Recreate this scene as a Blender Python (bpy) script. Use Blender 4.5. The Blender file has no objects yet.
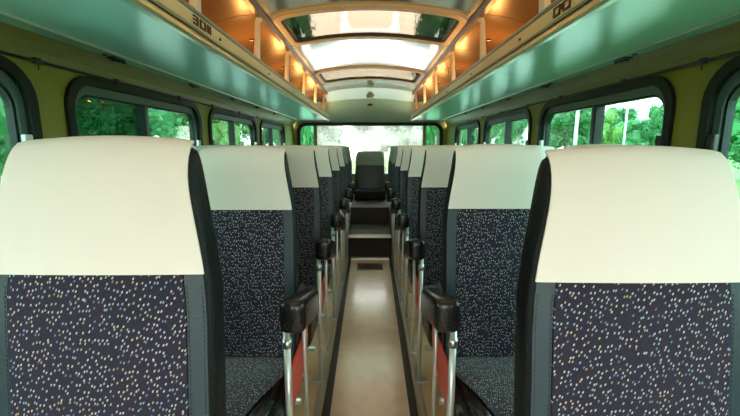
import bpy, bmesh, math, random
from mathutils import Vector, Matrix
random.seed(11)
C = bpy.context.scene.collection
S = bpy.context.scene
PI = math.pi
EYE = 1.25                      # camera height above the seat platform; e-heights below are relative to it

# ------------------------------------------------------------------ camera, sky, exposure
F_PX = 377.0
cam_d = bpy.data.cameras.new('camera')
cam = bpy.data.objects.new('camera', cam_d)
C.objects.link(cam)
cam_d.sensor_width = 36.0
cam_d.lens = 36.0 * F_PX / 740.0
cam_d.clip_start = 0.02
cam_d.clip_end = 400
cam.location = (0, 0, EYE)
cam.rotation_euler = (PI / 2 - math.atan(62 / F_PX), 0, 0)
S.camera = cam

world = bpy.data.worlds.new('overcast_sky')
S.world = world
world.use_nodes = True
wn = world.node_tree.nodes
wn['Background'].inputs['Color'].default_value = (1.0, 0.985, 0.95, 1)
wn['Background'].inputs['Strength'].default_value = 1.0

S.view_settings.view_transform = 'Standard'
S.view_settings.look = 'None'
S.view_settings.gamma = 1.0
S.view_settings.use_curve_mapping = False
S.view_settings.exposure = 4.0

# ------------------------------------------------------------------ helpers
def linkobj(name, me, parent=None):
    o = bpy.data.objects.new(name, me)
    C.objects.link(o)
    if parent is not None:
        o.parent = parent
    return o

def mesh(name, verts, faces, mat, parent=None, smooth=False):
    me = bpy.data.meshes.new(name)
    me.from_pydata([tuple(v) for v in verts], [], faces)
    me.validate()
    if mat is not None:
        me.materials.append(mat)
    if smooth:
        for p in me.polygons:
            p.use_smooth = True
    return linkobj(name, me, parent)

def from_bm(name, bm, mat, parent=None, smooth=False, recalc=True):
    if recalc:
        bmesh.ops.recalc_face_normals(bm, faces=bm.faces)
    me = bpy.data.meshes.new(name)
    bm.to_mesh(me)
    bm.free()
    me.materials.append(mat)
    if smooth:
        for p in me.polygons:
            p.use_smooth = True
    return linkobj(name, me, parent)

def bm_box(bm, lo, hi, bev=0.0, seg=2, rot=None):
    c = [(lo[i] + hi[i]) / 2 for i in range(3)]
    s = [(hi[i] - lo[i]) for i in range(3)]
    r = bmesh.ops.create_cube(bm, size=1.0)
    vs = r['verts']
    for v in vs:
        v.co = Vector((v.co.x * s[0], v.co.y * s[1], v.co.z * s[2]))
    if bev > 0:
        es = list({e for v in vs for e in v.link_edges})
        rb = bmesh.ops.bevel(bm, geom=es, offset=bev, segments=seg, profile=0.5, affect='EDGES')
        vs = list({v for f in rb['faces'] for v in f.verts} | {v for v in vs if v.is_valid})
    for v in vs:
        p = v.co
        if rot is not None:
            p = rot @ p
        v.co = p + Vector(c)
    return vs

def box(name, lo, hi, mat, parent=None, bev=0.0, seg=2, smooth=False, rot=None):
    bm = bmesh.new()
    bm_box(bm, lo, hi, bev, seg, rot)
    return from_bm(name, bm, mat, parent, smooth)

def bm_tube(bm, p0, p1, r0, r1=None, n=12):
    r1 = r0 if r1 is None else r1
    p0 = Vector(p0); p1 = Vector(p1)
    d = (p1 - p0).normalized()
    a = d.orthogonal().normalized(); b = d.cross(a)
    A = []; B = []
    for i in range(n):
        t = 2 * PI * i / n
        w = a * math.cos(t) + b * math.sin(t)
        A.append(bm.verts.new(p0 + w * r0)); B.append(bm.verts.new(p1 + w * r1))
    for i in range(n):
        j = (i + 1) % n
        bm.faces.new((A[i], A[j], B[j], B[i]))
    bm.faces.new(A[::-1]); bm.faces.new(B)

def tube(name, p0, p1, r, mat, parent=None, n=12, r1=None):
    bm = bmesh.new()
    bm_tube(bm, p0, p1, r, r1, n)
    return from_bm(name, bm, mat, parent, smooth=n > 8)

def prism_y(name, prof, y0, y1, mat, parent=None, smooth=False):
    """closed (x,z) profile extruded along y"""
    n = len(prof)
    V = [(x, y0, z) for x, z in prof] + [(x, y1, z) for x, z in prof]
    F = [(i, (i + 1) % n, n + (i + 1) % n, n + i) for i in range(n)]
    F += [tuple(range(n))[::-1], tuple(range(n, 2 * n))]
    bm = bmesh.new()
    vs = [bm.verts.new(v) for v in V]
    for f in F:
        bm.faces.new([vs[i] for i in f])
    return from_bm(name, bm, mat, parent, smooth)

def rrect(u0, u1, v0, v1, r, seg=6):
    """rounded rectangle loop (counter-clockwise), 4*(seg+1) points"""
    P = []
    for (cu, cv, a0) in ((u1 - r, v1 - r, 0), (u0 + r, v1 - r, PI / 2), (u0 + r, v0 + r, PI), (u1 - r, v0 + r, 3 * PI / 2)):
        for k in range(seg + 1):
            a = a0 + (PI / 2) * k / seg
            P.append((cu + r * math.cos(a), cv + r * math.sin(a)))
    return P

def densify(P, maxlen):
    return P

def rect_like(u0, u1, v0, v1, seg=6):
    """rectangle loop with the same point count and order as rrect"""
    P = []
    for (cu, cv, (au, av), (bu, bv)) in (
            (u1, v1, (0, -1), (-1, 0)), (u0, v1, (1, 0), (0, -1)), (u0, v0, (0, 1), (1, 0)), (u1, v0, (-1, 0), (0, 1))):
        for k in range(seg + 1):
            t = (k / seg - 0.5) * 2
            d = 0.12
            if t < 0:
                P.append((cu + au * d * -t, cv + av * d * -t))
            else:
                P.append((cu + bu * d * t, cv + bv * d * t))
    return P

def band(loops):
    """faces between successive loops with equal counts, given as lists of 3-D points"""
    V = [p for L in loops for p in L]
    n = len(loops[0]); F = []
    for k in range(len(loops) - 1):
        for i in range(n):
            j = (i + 1) % n
            F.append((k * n + i, k * n + j, (k + 1) * n + j, (k + 1) * n + i))
    return V, F

def tag(o, label=None, cat=None, group=None, kind=None):
    if label: o['label'] = label
    if cat: o['category'] = cat
    if group: o['group'] = group
    if kind: o['kind'] = kind
    return o

def thicken(o, t, offset=-1):
    md = o.modifiers.new('thickness', 'SOLIDIFY'); md.thickness = t; md.offset = offset
    es = o.modifiers.new('crisp_edges', 'EDGE_SPLIT'); es.split_angle = math.radians(48)

def thing(name, label, cat, loc=(0, 0, 0), group=None):
    o = bpy.data.objects.new(name, None)
    C.objects.link(o)
    o.location = loc
    o.empty_display_size = 0.1
    return tag(o, label, cat, group)

def copy_tree(o, parent=None):
    c = o.copy()
    C.objects.link(c)
    if parent is not None:
        c.parent = parent
    for ch in list(o.children):
        copy_tree(ch, c)
    return c

# ------------------------------------------------------------------ materials
def new_mat(name):
    m = bpy.data.materials.new(name)
    m.use_nodes = True
    return m, m.node_tree.nodes, m.node_tree.links, m.node_tree.nodes['Principled BSDF']

def pbr(name, col, rough=0.5, metal=0.0, spec=0.5, noise=0.0, nscale=20.0, bump=0.0, bscale=60.0, coat=0.0, stretch=(1, 1, 1)):
    m, N, L, b = new_mat(name)
    b.inputs['Base Color'].default_value = (*col, 1)
    b.inputs['Roughness'].default_value = rough
    b.inputs['Metallic'].default_value = metal
    b.inputs['Specular IOR Level'].default_value = spec
    b.inputs['Coat Weight'].default_value = coat
    b.inputs['Coat Roughness'].default_value = 0.12
    tc = N.new('ShaderNodeTexCoord')
    mp = N.new('ShaderNodeMapping')
    mp.inputs['Scale'].default_value = stretch
    L.new(tc.outputs['Object'], mp.inputs['Vector'])
    if noise > 0:
        nz = N.new('ShaderNodeTexNoise')
        nz.inputs['Scale'].default_value = nscale
        nz.inputs['Detail'].default_value = 5
        L.new(mp.outputs[0], nz.inputs['Vector'])
        mx = N.new('ShaderNodeMix'); mx.data_type = 'RGBA'
        mx.inputs['A'].default_value = (*[c * (1 - noise) for c in col], 1)
        mx.inputs['B'].default_value = (*[min(1, c * (1 + noise)) for c in col], 1)
        L.new(nz.outputs['Fac'], mx.inputs['Factor'])
        L.new(mx.outputs['Result'], b.inputs['Base Color'])
    if bump > 0:
        n2 = N.new('ShaderNodeTexNoise')
        n2.inputs['Scale'].default_value = bscale
        L.new(mp.outputs[0], n2.inputs['Vector'])
        bp = N.new('ShaderNodeBump')
        bp.inputs['Strength'].default_value = bump
        bp.inputs['Distance'].default_value = 0.01
        L.new(n2.outputs['Fac'], bp.inputs['Height'])
        L.new(bp.outputs['Normal'], b.inputs['Normal'])
    return m

def fabric(name, axes, sheen=0.04):
    """dark moquette with small slanted flecks; axes: which object axes span the cloth"""
    m, N, L, b = new_mat(name)
    tc = N.new('ShaderNodeTexCoord')
    sp = N.new('ShaderNodeSeparateXYZ')
    L.new(tc.outputs['Object'], sp.inputs[0])
    def mth(op, a, c):
        n = N.new('ShaderNodeMath'); n.operation = op
        for i, v in enumerate((a, c)):
            if isinstance(v, (int, float)):
                n.inputs[i].default_value = v
            else:
                L.new(v, n.inputs[i])
        return n.outputs[0]
    u = sp.outputs[axes[0]]; v = sp.outputs[axes[1]]
    us = mth('MULTIPLY', mth('ADD', u, mth('MULTIPLY', v, -0.35)), 140.0)
    vs = mth('MULTIPLY', v, 86.0)
    cb = N.new('ShaderNodeCombineXYZ')
    L.new(us, cb.inputs[0]); L.new(vs, cb.inputs[1])
    vo = N.new('ShaderNodeTexVoronoi')
    vo.voronoi_dimensions = '2D'
    vo.inputs['Scale'].default_value = 1.0
    vo.inputs['Randomness'].default_value = 0.85
    L.new(cb.outputs[0], vo.inputs['Vector'])
    sc = N.new('ShaderNodeSeparateColor')
    L.new(vo.outputs['Color'], sc.inputs[0])
    inside = mth('LESS_THAN', vo.outputs['Distance'], 0.20)
    keep = mth('GREATER_THAN', sc.outputs[0], 0.22)
    fac = mth('MULTIPLY', inside, keep)
    rp = N.new('ShaderNodeValToRGB')
    rp.color_ramp.interpolation = 'CONSTANT'
    el = rp.color_ramp.elements
    el[0].position = 0.0; el[0].color = (0.50, 0.50, 0.45, 1)
    el[1].position = 0.42; el[1].color = (0.26, 0.40, 0.47, 1)
    e = el.new(0.68); e.color = (0.42, 0.35, 0.21, 1)
    e = el.new(0.82); e.color = (0.17, 0.21, 0.30, 1)
    L.new(sc.outputs[1], rp.inputs[0])
    nz = N.new('ShaderNodeTexNoise')
    nz.inputs['Scale'].default_value = 260
    L.new(tc.outputs['Object'], nz.inputs['Vector'])
    bg = N.new('ShaderNodeMix'); bg.data_type = 'RGBA'
    bg.inputs['A'].default_value = (0.013, 0.011, 0.025, 1)
    bg.inputs['B'].default_value = (0.032, 0.031, 0.052, 1)
    L.new(nz.outputs['Fac'], bg.inputs['Factor'])
    mx = N.new('ShaderNodeMix'); mx.data_type = 'RGBA'
    L.new(fac, mx.inputs['Factor'])
    L.new(bg.outputs['Result'], mx.inputs['A'])
    L.new(rp.outputs[0], mx.inputs['B'])
    L.new(mx.outputs['Result'], b.inputs['Base Color'])
    b.inputs['Roughness'].default_value = 0.9
    b.inputs['Sheen Weight'].default_value = sheen
    b.inputs['Specular IOR Level'].default_value = 0.2
    bp = N.new('ShaderNodeBump'); bp.inputs['Strength'].default_value = 0.3; bp.inputs['Distance'].default_value = 0.002
    L.new(nz.outputs['Fac'], bp.inputs['Height'])
    L.new(bp.outputs['Normal'], b.inputs['Normal'])
    return m

def glass(name, tint, refl=1.0, veil=0.0, veil_col=(0.9, 0.95, 0.92)):
    m, N, L, b = new_mat(name)
    out = N['Material Output']
    N.remove(b)
    tr = N.new('ShaderNodeBsdfTransparent'); tr.inputs[0].default_value = (*[c ** .5 for c in tint], 1)   # light crosses both faces of the pane
    gl = N.new('ShaderNodeBsdfGlossy'); gl.inputs['Roughness'].default_value = 0.02
    # Schlick reflection, the same for both faces of the pane
    ge = N.new('ShaderNodeNewGeometry')
    dt = N.new('ShaderNodeVectorMath'); dt.operation = 'DOT_PRODUCT'
    L.new(ge.outputs['Normal'], dt.inputs[0]); L.new(ge.outputs['Incoming'], dt.inputs[1])
    def mth(op, a, c):
        n = N.new('ShaderNodeMath'); n.operation = op
        for i, v in enumerate((a, c)):
            if isinstance(v, (int, float)): n.inputs[i].default_value = v
            elif v is not None: L.new(v, n.inputs[i])
        return n.outputs[0]
    c5 = mth('POWER', mth('SUBTRACT', 1.0, mth('ABSOLUTE', dt.outputs['Value'], None)), 5.0)
    ml_out = mth('MULTIPLY', mth('ADD', mth('MULTIPLY', c5, 0.96), 0.04), refl)
    mx = N.new('ShaderNodeMixShader')
    L.new(ml_out, mx.inputs[0])
    base = tr
    if veil > 0:  # whitish haze over the view, mixed in as a translucent share
        tl = N.new('ShaderNodeBsdfTranslucent'); tl.inputs[0].default_value = (*veil_col, 1)
        m2 = N.new('ShaderNodeMixShader'); m2.inputs[0].default_value = veil
        L.new(tr.outputs[0], m2.inputs[1]); L.new(tl.outputs[0], m2.inputs[2])
        base = m2
    L.new(base.outputs[0], mx.inputs[1]); L.new(gl.outputs[0], mx.inputs[2])
    L.new(mx.outputs[0], out.inputs['Surface'])
    return m

def emit(name, col, st):
    m, N, L, b = new_mat(name)
    b.inputs['Base Color'].default_value = (0, 0, 0, 1)
    b.inputs['Emission Color'].default_value = (*col, 1)
    b.inputs['Emission Strength'].default_value = st
    return m

M = dict(
    fab_back=fabric('moquette_back', (0, 2)),
    fab_seat=fabric('moquette_seat', (0, 1), 0.35),
    vinyl=pbr('black_vinyl', (0.007, 0.009, 0.010), 0.5, spec=0.2, bump=0.25, bscale=160),
    vinyl_border=pbr('sheen_toned_vinyl', (0.018, 0.044, 0.056), 0.42, bump=0.15, bscale=300, noise=0.15, nscale=40),  # reflected sheen on the border strips painted in as a lighter blue-grey
    vinyl_gloss=pbr('glossy_black_vinyl', (0.008, 0.009, 0.010), 0.26, spec=0.5, bump=0.2, bscale=120),
    rear_vinyl=pbr('dark_teal_vinyl', (0.008, 0.022, 0.030), 0.4),
    stitch=pbr('stitch_thread', (0.010, 0.018, 0.022), 0.8),
    cover=pbr('cream_cover', (0.72, 0.715, 0.66), 0.75, noise=0.03, nscale=9, bump=0.06, bscale=30),
    cover_green=pbr('grey_green_cover', (0.20, 0.27, 0.22), 0.75, noise=0.05, nscale=9),
    chrome=pbr('brushed_steel', (0.62, 0.65, 0.64), 0.28, metal=1.0),
    steel_paint=pbr('pale_grey_paint', (0.60, 0.63, 0.60), 0.32, metal=0.55),
    red=pbr('red_panel', (0.80, 0.05, 0.025), 0.35),
    wall=pbr('olive_panel', (0.235, 0.215, 0.022), 0.5, noise=0.06, nscale=6),
    olive_trim=pbr('olive_trim', (0.165, 0.148, 0.022), 0.4, noise=0.08, nscale=8),
    rubber=pbr('black_green_rubber', (0.006, 0.012, 0.010), 0.5, spec=0.25),
    alu_green=pbr('window_aluminium', (0.075, 0.135, 0.12), 0.35, metal=0.3),
    ceiling=pbr('ceiling_laminate', (0.66, 0.67, 0.645), 0.11, metal=0.8, spec=0.7, noise=0.05, nscale=3),
    cove=pbr('cove_laminate', (0.20, 0.115, 0.052), 0.27, spec=0.6, noise=0.12, nscale=4),
    rear_panel=pbr('rear_panel', (0.44, 0.56, 0.49), 0.25, metal=0.4),
    cream_frame=pbr('skylight_frame', (0.56, 0.46, 0.30), 0.35),
    brown_rail=pbr('brown_rail', (0.17, 0.10, 0.055), 0.35),
    white_paint=pbr('bracket_white', (0.78, 0.72, 0.63), 0.4),
    teal=pbr('rack_underside', (0.32, 0.64, 0.60), 0.26, spec=0.7, noise=0.05, nscale=4),
    rack_edge=pbr('rack_edge_aluminium', (0.52, 0.54, 0.36), 0.30, metal=0.5),
    rack_band=pbr('rack_band_beige', (0.64, 0.57, 0.34), 0.40, noise=0.1, nscale=15, stretch=(1, .15, 1)),
    dark_green=pbr('dark_green_groove', (0.02, 0.07, 0.055), 0.35),
    grey_green=pbr('grey_green_rail', (0.20, 0.27, 0.22), 0.3, metal=0.4),
    maroon=pbr('maroon_sign', (0.07, 0.012, 0.010), 0.5),
    black=pbr('black_metal', (0.008, 0.009, 0.009), 0.35),
    platform=pbr('tan_vinyl_floor', (0.80, 0.58, 0.34), 0.45, noise=0.2, nscale=12, bump=0.05),
    mat=pbr('aisle_linoleum', (0.80, 0.66, 0.49), 0.17, spec=1.0, noise=0.2, nscale=14, bump=0.06, bscale=25),
    groove=pbr('aisle_gutter', (0.022, 0.035, 0.035), 0.3),
    edge=pbr('steel_edging', (0.55, 0.56, 0.50), 0.3, metal=0.7),
    step_dark=pbr('step_carpet', (0.020, 0.018, 0.015), 0.75),
    step_tread=pbr('step_tread', (0.05, 0.05, 0.042), 0.55),
    latch=pbr('latch_grey', (0.62, 0.68, 0.66), 0.35),
    glass_side=glass('tinted_side_glass', (0.24, 0.43, 0.39)),
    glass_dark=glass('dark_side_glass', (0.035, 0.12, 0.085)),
    glass_right=glass('tinted_right_glass', (0.30, 0.57, 0.51)),
    glass_rear=glass('hazed_rear_glass', (0.42, 0.455, 0.445), veil=0.04),  # translucent share paints a haze that washes out the rear view
    glass_rear_side=glass('rear_corner_glass', (0.18, 0.50, 0.32)),
    glass_sky=glass('skylight_glass', (0.105, 0.084, 0.060)),
    glass_front=glass('windscreen_glass', (0.56, 0.575, 0.565)),
    bulb=emit('warm_bulb', (1.0, 0.50, 0.16), 6),
    dome=pbr('dome_lens', (0.42, 0.52, 0.46), 0.3),
    leaf_a=pbr('leaf_deep_green', (0.016, 0.120, 0.026), 0.6, noise=0.5, nscale=0.9),
    leaf_b=pbr('leaf_yellow_green', (0.110, 0.240, 0.045), 0.6, noise=0.4, nscale=0.9),
    leaf_c=pbr('leaf_mid_green', (0.030, 0.175, 0.050), 0.6, noise=0.45, nscale=0.9),
    leaf_p=pbr('leaf_washed_out', (0.24, 0.31, 0.245), 0.6, noise=0.35, nscale=0.9),  # overexposed, hazy look of the rear trees put into a paler leaf colour
    bark=pbr('bark', (0.06, 0.045, 0.03), 0.9),
    grass=pbr('grass_ground', (0.075, 0.15, 0.03), 0.9, noise=0.3, nscale=0.5),
    road=pbr('pale_path', (0.40, 0.405, 0.39), 0.8),
    pale_post=pbr('pale_post', (0.62, 0.66, 0.66), 0.5),
)

# ------------------------------------------------------------------ bus shell
W = 1.215            # wall plane half width
YF, YR = -2.2, 6.10  # front and rear of the cabin
def E(e): return EYE + e

WIN0, WP, WL = 1.565 - 2 * 1.345, 1.345, 1.165
WZ0, WZ1 = E(-0.40), E(0.272)
win_spans = [(WIN0 + WP * k, WIN0 + WP * k + WL) for k in range(5)]

floor = tag(box('floor', (-W, YF, -0.22), (W, YR, -0.16), M['groove']), kind='structure')

def build_wall(side):
    sx = -1 if side == 'left' else 1
    V = []; F = []
    def addband(loops):
        v, f = band(loops)
        o = len(V)
        V.extend(v); F.extend([tuple(o + i for i in q) for q in f])
    bays = []
    edges = [YF] + [a - (WP - WL) / 2 for a, b in win_spans][0:] + [YR]
    # first bay starts at the front, last bay ends at the rear
    cuts = [a - (WP - WL) / 2 for a, b in win_spans]
    cuts.append(win_spans[-1][1] + (WP - WL) / 2)
    for k, (a, b) in enumerate(win_spans):
        outer = rect_like(cuts[k], cuts[k + 1], -0.16, E(0.31))
        hole = rrect(a, b, WZ0, WZ1, 0.125)
        xi, xo = sx * W, sx * (W + 0.06)
        addband([[(xo, u, v) for u, v in outer], [(xo, u, v) for u, v in hole],
                 [(xi, u, v) for u, v in hole], [(xi, u, v) for u, v in outer]])
    for (a, b) in ((YF, cuts[0]), (cuts[-1], YR + 0.06)):
        o = len(V)
        for x in (sx * W, sx * (W + 0.06)):
            V.extend([(x, a, -0.16), (x, b, -0.16), (x, b, E(0.31)), (x, a, E(0.31))])
        F.extend([(o, o + 1, o + 2, o + 3), (o + 4, o + 5, o + 6, o + 7)])
    w = mesh('wall_' + side, V, F, M['wall'])
    return tag(w, kind='structure')
wall_l = build_wall('left')
wall_r = build_wall('right')

def ringsolid(name, la, lb, depth, mat, parent, tf):
    """solid ring between two loops in (u,v), extruded by depth along w; tf maps (u,v,w) to 3-D"""
    n = len(la)
    L = [[tf(u, v, 0) for u, v in la], [tf(u, v, depth) for u, v in la],
         [tf(u, v, depth) for u, v in lb], [tf(u, v, 0) for u, v in lb]]
    V, F = band(L + [L[0]])
    o = mesh(name, V, F, mat, parent)
    bm = bmesh.new(); bm.from_mesh(o.data)
    bmesh.ops.remove_doubles(bm, verts=bm.verts, dist=1e-5)
    bmesh.ops.recalc_face_normals(bm, faces=bm.faces)
    bm.to_mesh(o.data); bm.free()
    return o

def pane(name, loop, w0, w1, mat, parent, tf):
    n = len(loop)
    V = [tf(u, v, w0) for u, v in loop] + [tf(u, v, w1) for u, v in loop]
    F = [tuple(range(n)), tuple(range(n, 2 * n))[::-1]] + [(i, (i + 1) % n, n + (i + 1) % n, n + i) for i in range(n)]
    return mesh(name, V, F, mat, parent)

wn_count = [0]
def side_window(side, k):
    sx = -1 if side == 'left' else 1
    a, b = win_spans[k]
    wn_count[0] += 1
    root = bpy.data.objects.new('window_%d' % wn_count[0], None)
    C.objects.link(root); tag(root, kind='structure')
    root.location = (sx * W, (a + b) / 2, (WZ0 + WZ1) / 2)
    ox, oy, oz = root.location
    tf = lambda u, v, w: (sx * w, u - oy, v - oz)        # w: outward from the inner wall face
    # rubber gasket proud of the wall, then an aluminium frame, a thick head rail, two sliding panes
    ringsolid('gasket', rrect(a - 0.022, b + 0.022, WZ0 - .022, WZ1 + .022, .14), rrect(a + .014, b - .014, WZ0 + .014, WZ1 - .014, .115), 0.055, M['rubber'], root,
              lambda u, v, w: tf(u, v, w - 0.016))
    ringsolid('window_frame', rrect(a + .0145, b - .0145, WZ0 + .0145, WZ1 - .0145, .1145), rrect(a + .042, b - .042, WZ0 + .04, WZ1 - .052, .09), 0.035, M['alu_green'], root,
              lambda u, v, w: tf(u, v, w + .004))
    ringsolid('inner_seal', rrect(a + .0425, b - .0425, WZ0 + .0405, WZ1 - .0525, .0895), rrect(a + .052, b - .052, WZ0 + .05, WZ1 - .062, .08), 0.028, M['rubber'], root,
              lambda u, v, w: tf(u, v, w + .012))
    mid = (a + b) / 2 - 0.03
    box('divider', (min(sx * .004, sx * .046), mid - .016 - oy, WZ0 + .045 - oz), (max(sx * .004, sx * .046), mid + .016 - oy, WZ1 - .055 - oz), M['alu_green'], root, bev=.004)
    box('divider_seal', (min(sx * .002, sx * .048), mid - .034 - oy, WZ0 + .045 - oz), (max(sx * .002, sx * .048), mid - .0165 - oy, WZ1 - .055 - oz), M['rubber'], root)
    L = rrect(a + .048, b - .048, WZ0 + .046, WZ1 - .058, .083)
    near = [(min(u, mid), v) for u, v in L]
    far = [(max(u, mid), v) for u, v in L]
    def dedup(P):
        Q = []
        for p in P:
            if not Q or (abs(p[0] - Q[-1][0]) + abs(p[1] - Q[-1][1])) > 1e-6: Q.append(p)
        return Q
    if side == 'left':
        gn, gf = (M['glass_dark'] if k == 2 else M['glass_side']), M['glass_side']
    else:
        gn = gf = M['glass_right']
    if k == 0: gn = gf = M['glass_front']
    pane('pane', dedup(near), .030, .034, gn, root, tf)
    pane('pane', dedup(far), .022, .026, gf, root, tf)
    # latches on the frame ends
    lt = box('latch', (min(0, -sx * .018), b - .052 - oy, E(-.02) - oz), (max(0, -sx * .018), b - .020 - oy, E(.04) - oz), M['latch'], root, bev=.004)
    tag(lt, 'pale grey latch')
    if side == 'right' and k == 1:
        lt.data.materials[0] = M['black']; tag(lt, 'black latch')
    l2 = box('latch', (min(0, -sx * .018), a + .012 - oy, E(-.03) - oz), (max(0, -sx * .018), a + .045 - oy, E(.045) - oz), M['black'], root, bev=.004)
    tag(l2, 'black latch')
    return root
for k in range(5): side_window('left', k)
for k in range(5): side_window('right', k)

# ---- rear wall with its wide three-light window
RW, RZ0, RZ1 = 1.125, E(-0.46), E(0.335)
outer = rect_like(-W, W, -0.16, E(0.39))
hole = rrect(-RW, RW, RZ0, RZ1, 0.12)
V, F = band([[(u, YR + .06, v) for u, v in outer], [(u, YR + .06, v) for u, v in hole], [(u, YR, v) for u, v in hole], [(u, YR, v) for u, v in outer]])
tag(mesh('wall_rear', V, F, M['wall']), kind='structure')
root = bpy.data.objects.new('window_11', None); C.objects.link(root); tag(root, kind='structure')
root.location = (0, YR, (RZ0 + RZ1) / 2)
rzc = (RZ0 + RZ1) / 2
tfr = lambda u, v, w: (u, w, v - rzc)
ringsolid('gasket', rrect(-RW - .03, RW + .03, RZ0 - .03, RZ1 + .03, .14), rrect(-RW + .02, RW - .02, RZ0 + .02, RZ1 - .02, .11), .06, M['rubber'], root, lambda u, v, w: tfr(u, v, w - .02))
L = rrect(-RW + .015, RW - .015, RZ0 + .015, RZ1 - .015, .11)
PX = 0.865
def clampu(P, lo, hi):
    Q = []
    for u, v in P:
        p = (min(max(u, lo), hi), v)
        if not Q or (abs(p[0] - Q[-1][0]) + abs(p[1] - Q[-1][1])) > 1e-6: Q.append(p)
    return Q
pane('pane', clampu(L, -PX, PX), .03, .036, M['glass_rear'], root, tfr)
for lo, hi in ((-9, -PX), (PX, 9)):
    pane('pane', clampu(L, lo, hi), .03, .036, M['glass_rear_side'], root, tfr)
for s in (-1, 1):
    tag(box('window_post', (s * PX - .026, -.02, RZ0 + .02 - rzc), (s * PX + .026, .055, RZ1 - .02 - rzc), M['olive_trim'], root, bev=.006), 'olive window post')
box('window_sill', (-RW, -.03, RZ0 - .03 - rzc), (RW, .0, RZ0 + .02 - rzc), M['alu_green'], root, bev=.005)

# ---- front bulkhead with windscreen (behind the camera)
outer = rect_like(-W - .06, W + .06, -0.22, E(0.86))
hole = rrect(-1.12, 1.12, E(-0.62), E(0.60), 0.15)
V, F = band([[(u, YF - .06, v) for u, v in outer], [(u, YF - .06, v) for u, v in hole], [(u, YF, v) for u, v in hole], [(u, YF, v) for u, v in outer]])
tag(mesh('wall_front', V, F, M['wall']), kind='structure')
root = bpy.data.objects.new('window_12', None); C.objects.link(root); tag(root, kind='structure')
root.location = (0, YF, EYE)
tff = lambda u, v, w: (u, -w, v - EYE)
ringsolid('gasket', rrect(-1.15, 1.15, E(-.65), E(.63), .17), rrect(-1.09, 1.09, E(-.59), E(.57), .13), .07, M['rubber'], root, lambda u, v, w: tff(u, v, w - .02))
pane('pane', rrect(-1.095, 1.095, E(-.595), E(.575), .135), .03, .036, M['glass_front'], root, tff)

# ---- ceiling: arched centre panels, skylights, side coves
def arch(x): return E(0.80 - 0.065 * (x / 0.6) ** 2)
ceil_root = bpy.data.objects.new('ceiling', None); C.objects.link(ceil_root); tag(ceil_root, kind='structure')
ceil_root.location = (0, 2, E(.8))
co = Vector(ceil_root.location)
def cl(v): return (v[0] - co.x, v[1] - co.y, v[2] - co.z)
def sheet(name, cols, thick, mat, parent):
    """cols: list of polylines (lists of 3-D points) -> thick sheet, growing upwards"""
    n = len(cols[0]); m = len(cols)
    V = [cl(p) for c in cols for p in c]
    F = [(i * n + j, i * n + j + 1, (i + 1) * n + j + 1, (i + 1) * n + j) for i in range(m - 1) for j in range(n - 1)]
    o = mesh(name, V, F, mat, parent, smooth=True)
    thicken(o, thick, 0)
    return o
HX = 0.595
GAP = 0.004
solid = [(YF, -1.12), (-0.38, 0.58), (1.30, 2.27), (2.98, 3.95), (4.72, 5.40)]
skies = [(-1.12, -0.38), (0.58, 1.30), (2.27, 2.98), (3.95, 4.72)]
xs = [-HX + 2 * HX * i / 16 for i in range(17)]
for (a, b) in solid:
    sheet('ceiling_panel', [[(x, a + GAP, arch(x)) for x in xs], [(x, b - GAP, arch(x)) for x in xs]], .008, M['ceiling'], ceil_root)
for s in sorted({v for ab in solid for v in ab})[1:]:
    sheet('seam_strip', [[(x, s - .03, arch(x) + .012) for x in xs], [(x, s + .03, arch(x) + .012) for x in xs]], .004, M['black'], ceil_root)
def fill(P, n=4):
    """subdivide a loop so that it can follow the arch"""
    Q = []
    for i in range(len(P)):
        a = P[i]; b = P[(i + 1) % len(P)]
        k = n if math.dist(a, b) > 0.15 else 1
        for j in range(k):
            t = j / k
            Q.append((a[0] + (b[0] - a[0]) * t, a[1] + (b[1] - a[1]) * t))
    return Q
def both(A, B, n=8):
    QA = []; QB = []
    for i in range(len(A)):
        a, a2 = A[i], A[(i + 1) % len(A)]; b, b2 = B[i], B[(i + 1) % len(B)]
        k = n if math.dist(b, b2) > 0.15 else 1
        for j in range(k):
            t = j / k
            QA.append((a[0] + (a2[0] - a[0]) * t, a[1] + (a2[1] - a[1]) * t))
            QB.append((b[0] + (b2[0] - b[0]) * t, b[1] + (b2[1] - b[1]) * t))
    return QA, QB
for k, (a, b) in enumerate(skies):
    r = bpy.data.objects.new('window_%d' % (13 + k), None); C.objects.link(r); tag(r, kind='structure')
    r.location = (0, (a + b) / 2, E(.8))
    cy = (a + b) / 2
    def tfs(u, v, w): return (u, v - cy, arch(u) - E(.8) + w)
    A, B = both(rect_like(-HX, HX, a + GAP, b - GAP), rrect(-.572, .572, a + .03, b - .03, .08))
    ringsolid('surround', A, B, .01, M['ceiling'], r, tfs)
    A, B = both(rrect(-.571, .571, a + .031, b - .031, .08), rrect(-.535, .535, a + .085, b - .085, .06))
    ringsolid('skylight_frame', A, B, .026, M['cream_frame'], r, lambda u, v, w: tfs(u, v, w - .02))
    A, B = both(rrect(-.5345, .5345, a + .0855, b - .0855, .06), rrect(-.517, .517, a + .102, b - .102, .045))
    ringsolid('gasket', A, B, .020, M['rubber'], r, lambda u, v, w: tfs(u, v, w - .014))
    # glass: strips across the arch
    gx = [-.52 + 1.04 * i / 14 for i in range(15)]
    V = []; F = []
    for w in (.0, .005):
        for yy in (a + .095, b - .095):
            V += [tfs(x, yy, w) for x in gx]
    n = len(gx)
    for i in range(n - 1):
        F.append((i, i + 1, n + i + 1, n + i)); F.append((2 * n + i, 3 * n + i, 3 * n + i + 1, 2 * n + i + 1))
    mesh('pane', V, F, M['glass_sky'], r, smooth=True)
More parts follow.
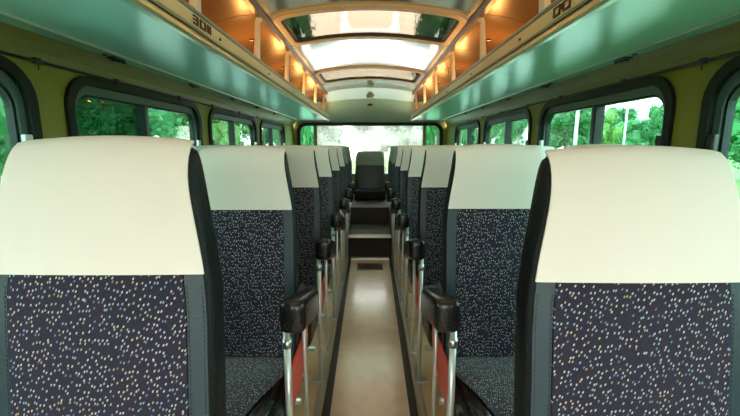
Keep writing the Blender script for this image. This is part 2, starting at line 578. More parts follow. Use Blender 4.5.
    # one wiper-like dark bar along the front edge of the pane is not seen; keep the pane plain
# side coves, one panel per bay
BRK = [1.50 + 0.775 * k for k in range(-4, 6)]
cove_prof = [(.625, .738), (.74, .728), (.86, .70), (.97, .655), (1.06, .60), (1.13, .54), (1.18, .47), (1.212, .39), (1.225, .30)]
cuts = [YF] + [y for y in BRK if YF + .1 < y < 5.6] + [6.0]
for sx in (-1, 1):
    for a, b in zip(cuts[:-1], cuts[1:]):
        sheet('cove_panel', [[(sx * x, a + GAP, E(e)) for x, e in cove_prof], [(sx * x, b - GAP, E(e)) for x, e in cove_prof]], .008, M['cove'], ceil_root)
    for y in cuts[1:-1]:
        sheet('seam_strip', [[(sx * (x + .004), y - .02, E(e + .012)) for x, e in cove_prof], [(sx * (x + .004), y + .02, E(e + .012)) for x, e in cove_prof]], .004, M['black'], ceil_root)
# rear end of the ceiling curving down to the rear window
rear_prof = [(5.40, .80), (5.52, .765), (5.64, .715), (5.70, .688)], [(5.704, .685), (5.80, .63), (5.92, .54), (6.02, .45), (6.08, .385), (6.10, .36)]
xs2 = [-W + 2 * W * i / 20 for i in range(21)]
def drop(x, e): return min(E(e) - .065 * (min(abs(x), .6) / .6) ** 2 * max(0, min(1, (e - .36) / .44)), 9)
for i, pr in enumerate(rear_prof):
    xx = xs if i == 0 else [x for x in xs2]
    if i == 0:
        xx = [-.64 + 1.28 * k / 16 for k in range(17)]
    sheet('rear_ceiling_panel', [[(x, y + GAP * (j == 0), drop(x, e)) for x in xx] for j, (y, e) in enumerate(pr)], .008, M['rear_panel'], ceil_root)
xx = [-.64 + 1.28 * k / 16 for k in range(17)]
sheet('seam_strip', [[(x, 5.68, drop(x, .715)) for x in xx], [(x, 5.73, drop(x, .69)) for x in xx]], .003, M['black'], ceil_root)
# outer roof skin closes the gaps over the coves at the rear
for sx in (-1, 1):
    box('roof_filler', *[tuple(v) for v in ((min(sx * .60, sx * 1.26) - co.x, 5.62 - co.y, E(.74) - co.z), (max(sx * .60, sx * 1.26) - co.x, 6.16 - co.y, E(.76) - co.z))], M['black'], ceil_root)
box('roof_filler', (-1.26, 6.105 - co.y, E(.385) - co.z), (1.26, 6.16 - co.y, E(.76) - co.z), M['black'], ceil_root)

# long brown rails where the centre ceiling meets the coves
for i, sx in enumerate((-1, 1)):
    p = [(.585, .722), (.60, .708), (.63, .708), (.642, .722), (.635, .742), (.59, .748)]
    tag(prism_y('trim_%d' % (i + 1), [(sx * x, E(e)) for x, e in p], YF, 5.66, M['brown_rail']), kind='structure')

# dome lamp and dark badge on the rear ceiling panel
def rear_pt(x, e):
    # y on the second rear panel at height e
    P = rear_prof[1]
    for (y0, e0), (y1, e1) in zip(P[:-1], P[1:]):
        if e1 <= e <= e0:
            t = (e0 - e) / (e0 - e1)
            return y0 + (y1 - y0) * t
    return 5.55
t = thing('dome_lamp', 'small round dome lamp on the ceiling above the rear window', 'lamp', (0, 5.62, E(.722)))
bm = bmesh.new()
for k, (r0, r1, z0, z1) in enumerate(((.055, .052, 0, -.018), (.05, .035, -.018, -.034), (.035, .012, -.034, -.040))):
    bm_tube(bm, (0, z0 * .45, z0), (0, z1 * .45, z1), r0, r1, 20)
from_bm('lens', bm, M['dome'], t, smooth=True)
tube('rim', (0, .004, .006), (0, -.004, -.008), .062, M['chrome'], t, 20)
bm = bmesh.new()
Vb = [(-.05, .0, .03), (.05, 0, .03), (.035, .0, .005), (.012, 0, -.004), (0, 0, -.04), (-.012, 0, -.004), (-.035, 0, .005)]
f1 = [bm.verts.new(v) for v in Vb]; f2 = [bm.verts.new((v[0], v[1] + .02, v[2] )) for v in Vb]
bm.faces.new(f1); bm.faces.new(f2[::-1])
for i in range(7): bm.faces.new((f1[i], f1[(i + 1) % 7], f2[(i + 1) % 7], f2[i]))
bd = from_bm('badge', bm, M['black'])
bd.location = (0, 5.80, E(.615)); bd.rotation_euler = (math.radians(-55), 0, 0)
tag(bd, 'small dark winged badge at the middle of the rear ceiling panel', 'badge')

# ------------------------------------------------------------------ floor: platforms, aisle, steps
PXE = 0.247
for sx in (-1, 1):
    lo, hi = sorted((sx * PXE, sx * W))
    box('platform', (lo, YF, -.16), (hi, YR, 0), M['platform'], floor)
    lo, hi = sorted((sx * (PXE - .004), sx * (PXE + .022)))
    tag(box('platform_edging', (lo, YF, -.02), (hi, YR, .006), M['edge'], floor, bev=.003), 'metal edging strip')
# aisle mat rises gently towards the rear step
mw0, mw1 = .200, .212
V = [(-mw0, YF, -.13), (mw0, YF, -.13), (mw0, .9, -.125), (-mw0, .9, -.125), (mw1, 4.12, -.012), (-mw1, 4.12, -.012)]
Vb = [(x, y, z - .03) for x, y, z in V]
bm = bmesh.new()
a = [bm.verts.new(v) for v in V]; b_ = [bm.verts.new(v) for v in Vb]
bm.faces.new((a[0], a[1], a[2], a[3])); bm.faces.new((a[3], a[2], a[4], a[5]))
ring = [0, 1, 2, 4, 5, 3]
for i in range(6):
    p, q = ring[i], ring[(i + 1) % 6]
    bm.faces.new((a[p], a[q], b_[q], b_[p]))
from_bm('aisle_mat', bm, M['mat'], floor)
# gutter beside the mat follows the same slope
for sx in (-1, 1):
    V = []
    for (y, z, w) in ((YF, -.14, mw0), (.9, -.135, mw0), (4.12, -.024, mw1)):
        V += [(sx * (w - .01), y, z), (sx * PXE, y, z)]
    mesh('aisle_gutter', V, [(0, 1, 3, 2), (2, 3, 5, 4)], M['groove'], floor)
# steps up to the rear seat
st = box('step', (-PXE, 4.16, -.16), (PXE, 4.75, .25), M['step_dark'], floor)
box('step_tread', (-PXE + .002, 4.165, .25), (PXE - .002, 4.75, .256), M['step_tread'], st)
tag(box('step_nosing', (-PXE + .002, 4.14, .225), (PXE - .002, 4.19, .259), M['edge'], st, bev=.006), 'metal step nosing')
tag(box('step_sill', (-PXE + .03, 4.10, -.02), (PXE - .03, 4.158, .004), M['edge'], st, bev=.004), 'metal sill strip')
st2 = box('step', (-PXE, 4.75, -.16), (PXE, 5.38, .47), M['step_dark'], floor)
box('step_tread', (-PXE + .002, 4.755, .47), (PXE - .002, 5.38, .476), M['step_tread'], st2)
# heater grille let into the aisle mat in front of the step
gr = thing('floor_grille', 'dark slotted heater grille set in the aisle floor before the step', 'grille', (0, 3.86, -.018))
sl = math.atan2(.113, 3.22)
gr.rotation_euler = (sl, 0, 0)
box('grille_frame', (-.135, -.10, -.006), (.135, .10, .001), M['black'], gr)
for i in range(13):
    x = -.126 + .021 * i
    box('slat', (x - .0035, -.095, .001), (x + .0035, .095, .007), M['edge'], gr)

# ------------------------------------------------------------------ luggage racks
RX0, RX1 = .63, 1.205
def luggage_rack(sx, side):
    t = thing('luggage_rack', 'long overhead luggage rack with green underside along the %s wall' % side, 'luggage rack', (sx * .9, 2.0, E(.4)), 'overhead luggage racks')
    o = Vector(t.location)
    def P(lo, hi):
        a = [lo[i] - o[i] for i in range(3)]; b = [hi[i] - o[i] for i in range(3)]
        return tuple(min(a[i], b[i]) for i in range(3)), tuple(max(a[i], b[i]) for i in range(3))
    def bx(name, x0, x1, y0, y1, e0, e1, mat, bev=0, seg=2):
        lo, hi = P((sx * x0, y0, E(e0)), (sx * x1, y1, E(e1)))
        return box(name, lo, hi, mat, t, bev, seg)
    YE = 5.93
    ys = [YF + .02, -.95, .6, 2.15, 3.70, YE]
    for a, b in zip(ys[:-1], ys[1:]):
        bx('shelf_panel', RX0 + .022, 1.085, a + .0015, b - .0015, .392, .408, M['teal'])
    bx('joint_backing', RX0 + .022, 1.09, YF + .02, YE, .4085, .412, M['black'])
    # light bead along the seam, then the rear strip with the fittings
    bx('seam_bead', 1.085, 1.092, YF + .02, YE, .384, .400, M['edge'], .003)
    bx('rear_strip', 1.092, RX1, YF + .02, YE, .388, .402, M['teal'])
    # fascia profile
    def pr(name, prof, mat, smooth=False):
        return prism_y(name, [(sx * x - o.x, E(e) - o.z) for x, e in prof], YF + .02 - o.y, YE - o.y, mat, t, smooth)
    pr('edge_trim', [(RX0 + .03, .383), (RX0 + .006, .380), (RX0 - .006, .386), (RX0 - .008, .398), (RX0 + .002, .408), (RX0 + .03, .408)], M['rack_edge'])
    pr('groove_strip', [(RX0 + .012, .408), (RX0 + .006, .4085), (RX0 + .004, .424), (RX0 + .012, .425)], M['dark_green'])
    pr('groove_bead', [(RX0 + .004, .412), (RX0 - .003, .414), (RX0 - .003, .418), (RX0 + .004, .420)], M['grey_green'])
    pr('fascia_band', [(RX0 + .02, .424), (RX0 + .002, .425), (RX0 - .002, .468), (RX0 + .016, .468)], M['rack_band'])
    pr('top_groove', [(RX0 + .016, .4685), (RX0 + .002, .4685), (RX0 + .001, .476), (RX0 + .016, .476)], M['dark_green'])
    lo = (sx * (RX0 + .006) - o.x, YF + .02 - o.y, E(.483) - o.z)
    tube('top_rail', lo, (lo[0], YE - o.y, lo[2]), .009, M['grey_green'], t, 10)
    # fasteners
    yb = [y for y in BRK if -.5 < y < 5.7]
    for y in yb:
        lo, hi = P((sx * (RX0 - .004), y + .17, E(.436)), (sx * (RX0 + .002), y + .185, E(.447)))
        box('fastener', lo, hi, M['black'], t, .002)
    # brackets rising from the fascia to the brown rail
    for y in [y for y in BRK if YF < y < 5.7]:
        bm = bmesh.new()
        V = []
        for (x, e, hw, dp) in ((RX0 + .022, .40, .030, .014), (RX0 + .018, .50, .027, .013), (RX0 + .012, .60, .021, .012), (RX0 + .006, .69, .018, .012), (RX0 - .006, .712, .026, .014)):
            V.append([bm.verts.new((sx * xx - o.x, yy - o.y, E(e) - o.z)) for xx, yy in ((x - dp, y - hw), (x + dp, y - hw), (x + dp, y + hw), (x - dp, y + hw))])
        for A, B in zip(V[:-1], V[1:]):
            for i in range(4): bm.faces.new((A[i], A[(i + 1) % 4], B[(i + 1) % 4], B[i]))
        bm.faces.new(V[0][::-1]); bm.faces.new(V[-1])
        br = from_bm('bracket', bm, M['white_paint'], t)
        md = br.modifiers.new('round', 'BEVEL'); md.width = .005; md.segments = 2
        c = from_bm('clip', (lambda b: (bm_box(b, *P((sx * (RX0 + .02), y + .02, E(.60)), (sx * (RX0 + .065), y + .030, E(.609))), .002), bm_box(b, *P((sx * (RX0 + .035), y + .02, E(.575)), (sx * (RX0 + .042), y + .029, E(.605))), .002), b)[-1])(bmesh.new()), M['black'], t)
    # seat sign with maroon characters
    def sign(y0, glyphs):
        base = box('seat_sign', *P((sx * (RX0 - .0005), y0 - .012, E(.430)), (sx * (RX0 + .004), y0 + .165, E(.464))), M['rack_band'], t)
        bm = bmesh.new()
        for (a, b, c, d) in glyphs:
            bm_box(bm, *P((sx * (RX0 - .0045), y0 + a, E(.4315 + c * .031)), (sx * (RX0 + .001), y0 + b, E(.4315 + d * .031))))
        tag(from_bm('sign_characters', bm, M['maroon'], base), 'maroon characters')
    s = .010
    if sx < 0:
        G = [(0, .04, .82, 1), (0, .04, 0, .18), (.03, .04, 0, 1), (.0, .03, .42, .58)]                        # reversed C / 3
        G += [(.055, .065, 0, 1), (.055, .105, .82, 1), (.055, .105, 0, .18), (.095, .105, 0, 1)]              # box
        G += [(.120, .130, 0, 1), (.120, .150, .42, .58), (.142, .150, .0, .42), (.142, .150, .6, 1)]          # small mark
        sign(1.43, G)
    else:
        G = [(0, .010, 0, 1), (0, .065, .82, 1), (0, .065, 0, .18), (.055, .065, 0, 1)]
        G += [(.072, .082, .42, .95), (.065, .09, .42, .58)]
        G += [(.090, .100, 0, 1), (.090, .152, .82, 1), (.090, .152, 0, .18), (.142, .152, 0, 1)]
        sign(1.27, [(a * .72, b * .72, c, d) for a, b, c, d in G])
    # vents / reading-lamp housings in the rear strip
    for y in (1.78, 2.55, 3.25, 3.95, 4.65):
        bm = bmesh.new()
        bm_box(bm, *P((sx * 1.120, y - .04, E(.381)), (sx * 1.158, y + .04, E(.389))), .004)
        bm_box(bm, *P((sx * 1.135, y - .025, E(.372)), (sx * 1.15, y + .025, E(.381))), .003)
        from_bm('vent', bm, M['black'], t)
        for (x, d) in ((1.125, -.09), (1.150, .075)):
            box('vent_screw', *P((sx * x, y + d, E(.382)), (sx * (x + .015), y + d + .015, E(.389))), M['black'], t, .002)
    return t
rack_l = luggage_rack(-1, 'left')
rack_r = luggage_rack(1, 'right')

# olive cove strip between rack and wall, then the black curtain rail with its clips
for i, sx in enumerate((-1, 1)):
    p = [(1.165, .388), (1.185, .365), (1.20, .335), (1.207, .300), (1.2148, .300), (1.2148, .388)]
    tag(prism_y('trim_%d' % (i + 3), [(sx * x, E(e)) for x, e in p], YF + .02, 6.05, M['olive_trim']), kind='structure')
    side = ('left', 'right')[i]
    t = thing('curtain_rail', 'thin black curtain rail above the windows on the %s wall' % side, 'curtain rail', (sx * 1.196, 2, E(.300)), 'curtain rails above the windows')
    tube('rail', (0, YF + .1 - 2, 0), (0, 3.95, 0), .0055, M['black'], t, 8)
    for y in (1.02, 1.42, 1.85, 2.45, 2.95, 3.55, 4.10, 4.70, 5.25):
        cp = box('clip', (-.008, y - .013 - 2, -.009), (.008, y + .013 - 2, .011), M['black'], t, .003)
        hk = tube('hook', (sx * -.004, y - 2, -.012), (sx * -.004, y - 2, -.030), .0022, M['black'], cp, 6)

# ------------------------------------------------------------------ seats
REC = math.tan(0.12)
HWB = .196            # half width of a backrest
T = .068
def prof_pts():
    """side profile (y,z) of the padded back: front bottom -> over the top -> back bottom"""
    P = []
    zt, ztop, zb = 1.155, 1.243, .42
    fy = lambda z: (z - 1.014) * REC
    for k in range(9):
        z = zb + (zt - zb) * k / 8
        P.append((fy(z), z))
    cy = fy(zt) + T / 2
    for k in range(1, 14):
        a = PI - PI * k / 14
        P.append((cy + T / 2 * math.cos(a) + .012 * math.sin(a), zt + (ztop - zt) * math.sin(a)))
    for k in range(9):
        z = zt - (zt - zb) * k / 8
        P.append((fy(z) + T, z))
    return P
PROF = prof_pts()
def smooth01(t):
    t = max(0, min(1, t)); return t * t * (3 - 2 * t)
def seat_map(x, y, z, cx):
    """taper towards the top, droop of the shoulders, a little belly"""
    w = x / HWB
    s = 1 - .19 * smooth01((z - .93) / .32) ** 1.1
    zz = z - (.010 * w * w) * smooth01((z - .95) / .25)
    yy = y - .010 * (1 - w * w) * (1 if y < (z - 1.014) * REC + T / 2 else -.6)
    return (cx + x * s, yy, zz)
def normal2(P, i):
    a = P[max(0, i - 1)]; b = P[min(len(P) - 1, i + 1)]
    t = Vector((b[0] - a[0], b[1] - a[1])); t.normalize()
    return (-t.y, t.x)
def back_body(cx):
    r = .012
    cols = []
    xs_ = [-1, -.985, -.94, -.86, -.7, -.45, -.2, 0, .2, .45, .7, .86, .94, .985, 1]
    bm = bmesh.new()
    cy = None
    for u in xs_:
        x = u * HWB
        over = max(0, abs(x) - (HWB - r))
        ins = r - math.sqrt(max(0, r * r - over * over))
        col = []
        for i, (y, z) in enumerate(PROF):
            n = normal2(PROF, i)
            col.append(bm.verts.new(seat_map(x, y - n[0] * ins, z - n[1] * ins, cx)))
        cols.append(col)
    m = len(PROF)
    for A, B in zip(cols[:-1], cols[1:]):
        for i in range(m):
            j = (i + 1) % m
            bm.faces.new((A[i], A[j], B[j], B[i]))
    bm.faces.new(cols[0]); bm.faces.new(cols[-1][::-1])
    return bm
def path_sheet(cx, us, pts, off, narrow=False):
    """sheet laid on the padded back; pts are (y,z,n)"""
    V = []; F = []
    m = len(pts)
    for u in us:
        for (y, z, n) in pts:
            k = 1 - .10 * smooth01((n[0] + .25) / .9) if narrow else 1     # the cover draws in behind the crown
            V.append(seat_map(u * k, y + n[0] * off, z + n[1] * off, cx))
    for a in range(len(us) - 1):
        for i in range(m - 1):
            F.append((a * m + i, a * m + i + 1, (a + 1) * m + i + 1, (a + 1) * m + i))
    return V, F
def front_pts(z0, z1, n=8):
    P = []
    k = math.sqrt(1 + REC * REC)
    for i in range(n + 1):
        z = z0 + (z1 - z0) * i / n
        P.append(((z - 1.014) * REC, z, (-1 / k, REC / k)))
    return P
def cover_pts():
    P = front_pts(1.019, 1.145, 5)
    i0 = 9
    for i in range(8, 8 + 11):
        n = normal2(PROF, i)
        P.append((PROF[i][0], PROF[i][1], n))
    return P
def lin(a, b, n): return [a + (b - a) * i / n for i in range(n + 1)]

def one_back(cx, parent, cover_mat, stitch=False):
    body = from_bm('backrest', back_body(cx), M['vinyl'], parent, smooth=True)
    cw = .1935
    V, F = path_sheet(cx, lin(-.155, .155, 12), front_pts(.472, 1.028, 12), .004)
    o = mesh('fabric_panel', V, F, M['fab_back'], parent, smooth=True)
    tag(o, 'dark fabric with pale flecks')
    thicken(o, .006)
    for s in (-1, 1):
        V, F = path_sheet(cx, lin(s * .157, s * .190, 3)[::s], front_pts(.43, 1.028, 12), .004)
        o = mesh('vinyl_border', V, F, M['vinyl_border'], parent, smooth=True)
        tag(o, 'vinyl border with sheen in its colour')
        thicken(o, .005)
        if stitch:
            bm = bmesh.new()
            for q in (.1605, .186):
                z = .46
                while z < 1.0:
                    p = seat_map(s * q, (z - 1.014) * REC - .0050, z, cx)
                    bm_box(bm, (p[0] - .0010, p[1] - .0045, p[2] - .003), (p[0] + .0010, p[1] + .0, p[2] + .003))
                    z += .0085
            tag(from_bm('stitching', bm, M['stitch'], o), kind='stuff')
    V, F = path_sheet(cx, lin(-cw, cw, 16), cover_pts(), .0085, True)
    o = mesh('headrest_cover', V, F, cover_mat, parent, smooth=True)
    thicken(o, .004)
    return body

def cushion(cx, aisle_sign, parent):
    """padded seat cushion: vinyl body with rounded bolster edge, fabric top that narrows towards the front"""
    bm = bmesh.new()
    bm_box(bm, (cx - .204, -.53, .27), (cx + .204, -.012, .415), .055, 5)
    for v in bm.verts:
        t = (v.co.y + .53) / .52
        v.co.z += .028 * (1 - t)                      # front edge a little higher
        if v.co.z > .37:
            w = (v.co.x - cx) / .204
            v.co.z += .030 * w ** 4
    from_bm('cushion', bm, M['vinyl_gloss'], parent, smooth=True)
    bm = bmesh.new()
    ex = cx + aisle_sign * .156
    bm_tube(bm, (ex + aisle_sign * .004, -.06, .405), (ex - aisle_sign * .030, -.47, .428), .030, .042, 16)
    bmesh.ops.create_uvsphere(bm, u_segments=16, v_segments=8, radius=.042, matrix=Matrix.Translation((ex - aisle_sign * .030, -.47, .428)))
    tag(from_bm('bolster', bm, M['vinyl_gloss'], parent, smooth=True), 'glossy black vinyl bolster')
    V = []; F = []
    ny, nx = 14, 12
    for j in range(ny + 1):
        t = j / ny                                     # 0 back, 1 front
        y = -.03 - .44 * t
        out = .186 - .105 * smooth01(t) ** 1.0
        inn = .186 - .03 * smooth01(t)
        x0, x1 = (-out, inn) if aisle_sign < 0 else (-inn, out)
        for i in range(nx + 1):
            x = x0 + (x1 - x0) * i / nx
            q = 2 * i / nx - 1
            z = .423 + .027 * (1 - (y + .53) / .52) + .012 * (1 - q ** 4)
            V.append((cx + x, y, z - .030 * smooth01((t - .85) / .15)))
    for j in range(ny):
        for i in range(nx):
            a = j * (nx + 1) + i
            F.append((a, a + 1, a + nx + 2, a + nx + 1))
    o = mesh('cushion_fabric', V, F, M['fab_seat'], parent, smooth=True)
    tag(o, 'dark fabric with pale flecks')
    thicken(o, .03)

def coach_seat(sx, armrest=True, cover_mat=None, stitch=False):
    """double seat; origin on the platform below the front of the headrest cover, on the aisle line x=0"""
    cover_mat = cover_mat or M['cover']
    t = thing('coach_seat', 'x', 'seat')
    ca, cw_ = sx * .477, sx * .893
    for c in (ca, cw_):
        one_back(c, t, cover_mat, stitch and c == ca)
        cushion(c, -sx if c == ca else sx, t)
    # under-frame
    bm = bmesh.new()
    for y in (-.42, -.06):
        bm_tube(bm, (sx * .27, y, .27), (sx * 1.12, y, .27), .014)
        bm_tube(bm, (sx * .95, y, 0), (sx * .95, y, .27), .014)
    from_bm('seat_frame', bm, M['steel_paint'], t, smooth=True)
    # aisle leg: front and rear poles with feet
    px = .261
    ztop = .70 if armrest else .40
    for (y, r, nm) in ((-.285, .0115, 'pole'), (.005, .0085, 'pole')):
        p = from_bm(nm, (lambda b: (bm_tube(b, (sx * px, y, 0), (sx * px, y, ztop), r, n=14), bm_tube(b, (sx * px, y, .34), (sx * (px + .06), y, .34), .009, n=10), b)[-1])(bmesh.new()), M['steel_paint'], t, smooth=True)
        lo, hi = sorted((sx * (px - .008), sx * (px + .05)))
        box('foot', (lo, y - .018, 0), (hi, y + .018, .012), M['steel_paint'], p, .003)
        tube('collar', (sx * px, y, ztop - .075), (sx * px, y, ztop - .045), r + .0035, M['chrome'], p, 14)
    if armrest:
        bm = bmesh.new()
        lo, hi = sorted((sx * .196, sx * .276))
        bm_box(bm, (lo, -.325, .683), (hi, .02, .792), .024, 4)
        for v in bm.verts:
            tt = (v.co.y + .325) / .345
            v.co.z += .012 * math.sin(tt * PI) - .095 * tt ** 1.4
        ar = from_bm('armrest', bm, M['vinyl_gloss'], t, smooth=True)
        # hinge bracket beside the back
        lo, hi = sorted((sx * .262, sx * .284))
        box('hinge', (lo, -.06, .60), (hi, .06, .71), M['black'], ar, .01, 3)
        # red side plate between the poles
        bm = bmesh.new()
        prof = [(-.265, .33), (-.265, .485), (-.12, .49), (.155, .475), (.16, .43), (.10, .32)]
        x0, x1 = sorted((sx * .2725, sx * .2785))
        A = [bm.verts.new((x0, y, z)) for y, z in prof]; B = [bm.verts.new((x1, y, z)) for y, z in prof]
        bm.faces.new(A); bm.faces.new(B[::-1])
        for i in range(len(prof)):
            j = (i + 1) % len(prof)
            bm.faces.new((A[i], A[j], B[j], B[i]))
        tag(from_bm('side_plate', bm, M['red'], t), 'red side plate')
    return t

ORD = ['first', 'second', 'third', 'fourth', 'fifth', 'sixth', 'seventh', 'eighth']
Y0, DY = .640, .747
protos = {}
for sx, side in ((-1, 'left'), (1, 'right')):
    for k in range(8):
        if k == 0:
            t = coach_seat(sx, armrest=False, stitch=True)
        elif k == 1:
            t = protos[(sx, 'cream')] = coach_seat(sx)
        elif k == 6:
            t = protos[(sx, 'green')] = coach_seat(sx, cover_mat=M['cover_green'])
        else:
            t = copy_tree(protos[(sx, 'cream' if k < 6 else 'green')])
        if k == 7:                                     # the last row is a bench without armrests
            for ch in list(t.children):
                if ch.name.split('.')[0] == 'armrest':
                    for g in list(ch.children): bpy.data.objects.remove(g)
                    bpy.data.objects.remove(ch)
        t.location = (0, Y0 + DY * k, 0)
        hs = {(-1, 0): 1.011, (1, 0): .997, (-1, 1): .998, (1, 1): 1.002}.get((sx, k), 1.0)
        t.scale = (1, 1, hs)
        if k == 0:
            lab = 'nearest and largest seat on the %s of the aisle, cream headrest cover' % side
        elif k < 6:
            lab = '%s seat from the camera on the %s of the aisle, cream cover, black armrest' % (ORD[k], side)
        else:
            lab = '%s seat from the camera on the %s of the aisle, dull green cover' % (ORD[k], side)
        tag(t, lab, 'seat', 'double seats along the aisle')

# single seat at the end of the aisle
t = thing('rear_seat', 'single dark seat at the far end of the aisle, below the rear window', 'seat', (0, 5.62, .476))
grp = bpy.data.objects.new('tmp', None)
bm = bmesh.new()
Vv = []
for (z, hw, y0, y1) in ((.0, .215, .02, .12), (.14, .222, .035, .14), (.40, .222, .07, .175), (.58, .212, .095, .19), (.65, .200, .108, .19), (.685, .175, .13, .18)):
    L = rrect(-hw, hw, y0, y1, min(.035, (y1 - y0) / 2 - .002), 4)
    Vv.append([bm.verts.new((u, v, z + .0)) for u, v in L])
for A, B in zip(Vv[:-1], Vv[1:]):
    for i in range(len(A)): bm.faces.new((A[i], A[(i + 1) % len(A)], B[(i + 1) % len(A)], B[i]))
bm.faces.new(Vv[0][::-1]); bm.faces.new(Vv[-1])
from_bm('backrest', bm, M['rear_vinyl'], t, smooth=True)
bm = bmesh.new()
Vv = []
for (z, hw, y0, y1) in ((.49, .218, .076, .195), (.58, .216, .088, .197), (.652, .205, .100, .197), (.694, .178, .124, .187)):
    L = rrect(-hw, hw, y0, y1, min(.038, (y1 - y0) / 2 - .002), 4)
    Vv.append([bm.verts.new((u, v, z)) for u, v in L])
for A, B in zip(Vv[:-1], Vv[1:]):
    for i in range(len(A)): bm.faces.new((A[i], A[(i + 1) % len(A)], B[(i + 1) % len(A)], B[i]))
bm.faces.new(Vv[-1])
tag(from_bm('headrest_cover', bm, M['cover_green'], t, smooth=True), 'dull green cover')
box('cushion', (-.222, -.26, .0), (.222, .05, .145), M['vinyl'], t, .035, 4, smooth=True)
tag(box('cushion_highlight', (-.20, -.262, .128), (.20, -.235, .150), M['vinyl_border'], t, .008, 3), 'painted highlight on the cushion edge')  # pale bar stands in for the highlight along the cushion's top edge
bpy.data.objects.remove(grp)
# plinth behind the last step that carries it
tag(box('trim_5', (-.238, 5.38, -.16), (.238, 6.098, .476), M['step_dark']), kind='structure')

# ------------------------------------------------------------------ lamps the coach has
lampn = 0
for sx, side in ((-1, 'left'), (1, 'right')):
    for k in range(8):
        y = -1.2 + .95 * k
        rk = rack_l if sx < 0 else rack_r
        o = Vector((sx * .76, y, E(.412))) - rk.location
        base = box('rack_lamp', (o.x - .03, o.y - .05, o.z), (o.x + .03, o.y + .05, o.z + .018), M['white_paint'], rk, .004)
        tag(base, 'small warm lamp')
        bm = bmesh.new(); bmesh.ops.create_uvsphere(bm, u_segments=12, v_segments=8, radius=.016)
        for v in bm.verts: v.co += o + Vector((0, 0, .032))
        from_bm('bulb', bm, M['bulb'], base, smooth=True)
        ld = bpy.data.lights.new('warm_light', 'POINT')
        ld.color = (1.0, .42, .10); ld.energy = .28; ld.shadow_soft_size = .03
        lo = bpy.data.objects.new('warm_light', ld); C.objects.link(lo)
        lo.parent = rk; lo.location = o + Vector((0, 0, .075))

# ------------------------------------------------------------------ outside
gz = -1.05
tag(box('ground', (-150, -120, gz - .2), (150, 220, gz), M['grass']), kind='structure')
tag(box('road', (-7.5, -110, gz), (-3.2, 200, gz + .02), M['road']), kind='structure')
tag(box('pavement', (9, -110, gz), (15, 200, gz + .02), M['road']), kind='structure')

tag(box('road', (-16, 7.5, gz), (16, 27, gz + .03), M['road']), kind='structure')

def crown_mesh(name, mat, seed, n=8000, leaf=.085):
    """unit crown about 1 wide and 1 tall: leaf clumps on several lobes around a dark core"""
    rnd = random.Random(seed)
    lobes = []
    for i in range(26):
        a = rnd.uniform(0, 2 * PI); h = rnd.uniform(-.30, .36)
        rr = .34 * math.sqrt(max(.05, 1 - (h / .5) ** 2)) * rnd.uniform(.55, 1)
        lobes.append((Vector((rr * math.cos(a), rr * math.sin(a), h)), rnd.uniform(.09, .17)))
    lobes.append((Vector((0, 0, 0)), .33))
    V = []; F = []
    for i in range(n):
        c, r = rnd.choice(lobes)
        d = Vector((rnd.gauss(0, 1), rnd.gauss(0, 1), rnd.gauss(0, 1))).normalized()
        p = c + d * r * rnd.uniform(.70, 1.12)
        nrm = (d + Vector((rnd.gauss(0, .5), rnd.gauss(0, .5), rnd.gauss(0, .5)))).normalized()
        a = nrm.orthogonal().normalized(); b = nrm.cross(a)
        t = rnd.uniform(0, PI); a, b = a * math.cos(t) + b * math.sin(t), b * math.cos(t) - a * math.sin(t)
        s = leaf * .2 * rnd.uniform(.6, 1.3)
        o = len(V)
        V += [p - a * s, p - b * s * .55, p + a * s, p + b * s * .55]
        F.append((o, o + 1, o + 2, o + 3))
    bm = bmesh.new()
    for c, r in lobes:
        m = Matrix.Translation(c)
        bmesh.ops.create_icosphere(bm, subdivisions=2, radius=r * .66, matrix=m)
    for v in bm.verts:
        v.co += Vector((rnd.gauss(0, 1), rnd.gauss(0, 1), rnd.gauss(0, 1))) * .012
    bm.verts.index_update()
    o = len(V)
    V += [v.co.copy() for v in bm.verts]
    F += [tuple(o + v.index for v in f.verts) for f in bm.faces]
    bm.free()
    me = bpy.data.meshes.new(name)
    me.from_pydata([tuple(v) for v in V], [], F)
    me.materials.append(mat)
    return me
crowns = {}
for key in ('leaf_a', 'leaf_b', 'leaf_c', 'leaf_p'):
    crowns[key] = [crown_mesh('foliage', M[key], 5 + 7 * i + ord(key[-1])) for i in range(2)]
bmt = bmesh.new()
bm_tube(bmt, (0, 0, 0), (0, 0, .55), .035, .022, 10)
for a in range(4):
    an = a * PI / 2 + .4
    bm_tube(bmt, (0, 0, .40), (.16 * math.cos(an), .16 * math.sin(an), .68), .016, .007, 8)
trunk_me = bpy.data.meshes.new('trunk'); bmt.to_mesh(trunk_me); bmt.free(); trunk_me.materials.append(M['bark'])
tn = [0]
def tree(x, y, w, h, key, label, low=.04):
    t = thing('tree', label, 'tree', (x, y, gz), 'trees outside the coach')
    i = tn[0]; tn[0] += 1
    f = linkobj('foliage', crowns[key][i % 2], t)
    ch = h * (1 - low)
    f.location = (0, 0, h * low + ch / 2); f.scale = (w, w, ch); f.rotation_euler = (0, 0, i * 1.7)
    k = linkobj('trunk', trunk_me, t); k.scale = (h * .8, h * .8, h)
    return t
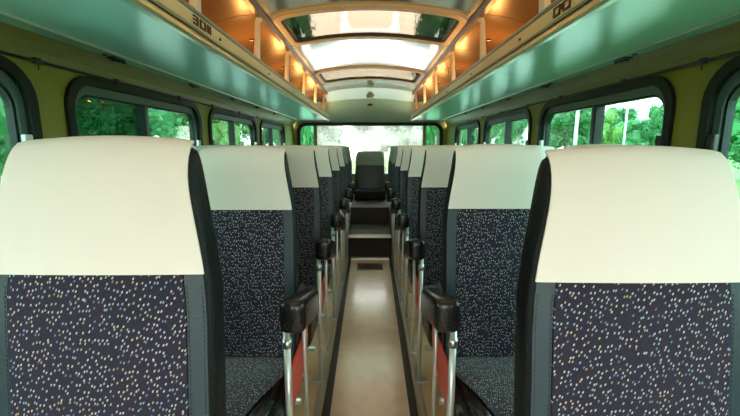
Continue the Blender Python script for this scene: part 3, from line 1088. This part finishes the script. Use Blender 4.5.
TREES = [
    # left side, close to the coach
    (-9.0, 3.0, 6.5, 9.0, 'leaf_c', 'bright green leafy tree outside the nearest left window'),
    (-9.8, 10.8, 7.0, 9.0, 'leaf_a', 'dark green tree filling the near pane of the second left window'),
    (-11.0, 17.5, 7.5, 8.0, 'leaf_c', 'green tree behind the far pane of the second left window'),
    (-12.0, 26.5, 8.0, 9.5, 'leaf_b', 'light green tree seen through the near pane of the third left window'),
    (-14.0, 36.0, 7.5, 8.5, 'leaf_c', 'mid green tree seen through the far pane of the third left window'),
    (-11.0, 48.0, 10.0, 10.0, 'leaf_a', 'dark tree seen through the fourth left window'),
    # right side, farther off
    (22.0, 43.0, 8.8, 8.6, 'leaf_a', 'dark tree behind the lamp post in the far pane of the second right window'),
    (27.8, 46.5, 5.4, 6.8, 'leaf_b', 'rounded yellow green tree beside the divider of the second right window'),
    (37.0, 58.5, 8.5, 8.6, 'leaf_a', 'taller deep green tree behind the rounded yellow green one'),
    (34.2, 49.5, 6.6, 6.0, 'leaf_c', 'low green tree under the pylon outside the second right window'),
    (31.8, 42.0, 3.8, 7.4, 'leaf_a', 'tall dark tree at the near edge of the second right window'),
    (24.0, 26.0, 8.0, 7.0, 'leaf_c', 'green tree outside the nearest right window'),
    (16.6, 53.0, 7.0, 9.5, 'leaf_c', 'green tree filling the third right window'),
    (11.5, 71.0, 8.0, 10.5, 'leaf_a', 'dark green tree outside the fourth right window'),
    (25.0, 68.0, 7.2, 10.0, 'leaf_a', 'deep green tree in the near pane of the third right window'),
    (-20.0, 24.0, 8.0, 9.0, 'leaf_a', 'dark tree standing back between the trees left of the coach'),
    (-20.0, 14.0, 8.0, 8.5, 'leaf_a', 'dark bushy tree standing back behind the second left window'),
    # behind the coach
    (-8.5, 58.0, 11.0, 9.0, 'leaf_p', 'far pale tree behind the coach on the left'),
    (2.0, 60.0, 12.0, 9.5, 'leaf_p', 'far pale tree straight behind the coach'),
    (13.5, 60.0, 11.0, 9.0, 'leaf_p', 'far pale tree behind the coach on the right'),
    (-7.6, 38.5, 6.5, 11.0, 'leaf_a', 'tall tree behind the coach, left corner of the rear window'),
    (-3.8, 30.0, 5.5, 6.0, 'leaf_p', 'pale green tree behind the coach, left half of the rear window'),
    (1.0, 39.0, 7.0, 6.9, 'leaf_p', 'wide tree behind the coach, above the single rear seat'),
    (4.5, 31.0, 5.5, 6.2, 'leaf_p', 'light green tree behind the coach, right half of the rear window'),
    (10.5, 37.5, 7.0, 10.5, 'leaf_a', 'tall tree behind the coach, right corner of the rear window'),
    (-4.3, 19.0, 4.2, 10.5, 'leaf_a', 'slim high tree glimpsed through the left of the skylight'),
    (3.6, 20.0, 4.0, 10.8, 'leaf_a', 'slim high tree glimpsed through the right of the skylight'),
]
for a in TREES: tree(*a)
# lamp posts and a lattice pylon on the right
def lamp_post(x, y, h, r, label):
    t = thing('lamp_post', label, 'lamp post', (x, y, gz))
    tube('post', (0, 0, 0), (0, 0, h), r, M['pale_post'], t, 10, r * .6)
    tube('arm', (0, 0, h - .05), (-1.4, 0, h + .25), r * .4, M['pale_post'], t, 8)
    box('lamp_head', (-1.9, -.12, h + .18), (-1.2, .12, h + .30), M['pale_post'], t, .03)
lamp_post(19.3, 36.0, 9.0, .18, 'thick pale lamp post in the far pane of the second right window')
lamp_post(25.2, 38.0, 9.5, .12, 'thin pale lamp post near the right end of the second right window')
t = thing('pylon', 'pale lattice pylon against the sky in the second right window', 'pylon', (64, 93, gz), None)
bm = bmesh.new()
H = 13; n = 7
for k in range(n):
    z0, z1 = H * k / n, H * (k + 1) / n
    w0, w1 = 1.6 * (1 - .75 * k / n), 1.6 * (1 - .75 * (k + 1) / n)
    cs = ((-1, -1), (1, -1), (1, 1), (-1, 1))
    for i in range(4):
        a, b = cs[i], cs[(i + 1) % 4]
        bm_tube(bm, (a[0] * w0, a[1] * w0, z0), (a[0] * w1, a[1] * w1, z1), .10, n=4)
        bm_tube(bm, (a[0] * w0, a[1] * w0, z0), (b[0] * w1, b[1] * w1, z1), .07, n=4)
        bm_tube(bm, (b[0] * w0, b[1] * w0, z0), (a[0] * w1, a[1] * w1, z1), .07, n=4)
from_bm('lattice', bm, M['pale_post'], t)
for z in (8.4, 10.4, 12.4):
    tube('cross_arm', (-3.6, 0, z), (3.6, 0, z), .12, M['pale_post'], t, 6)
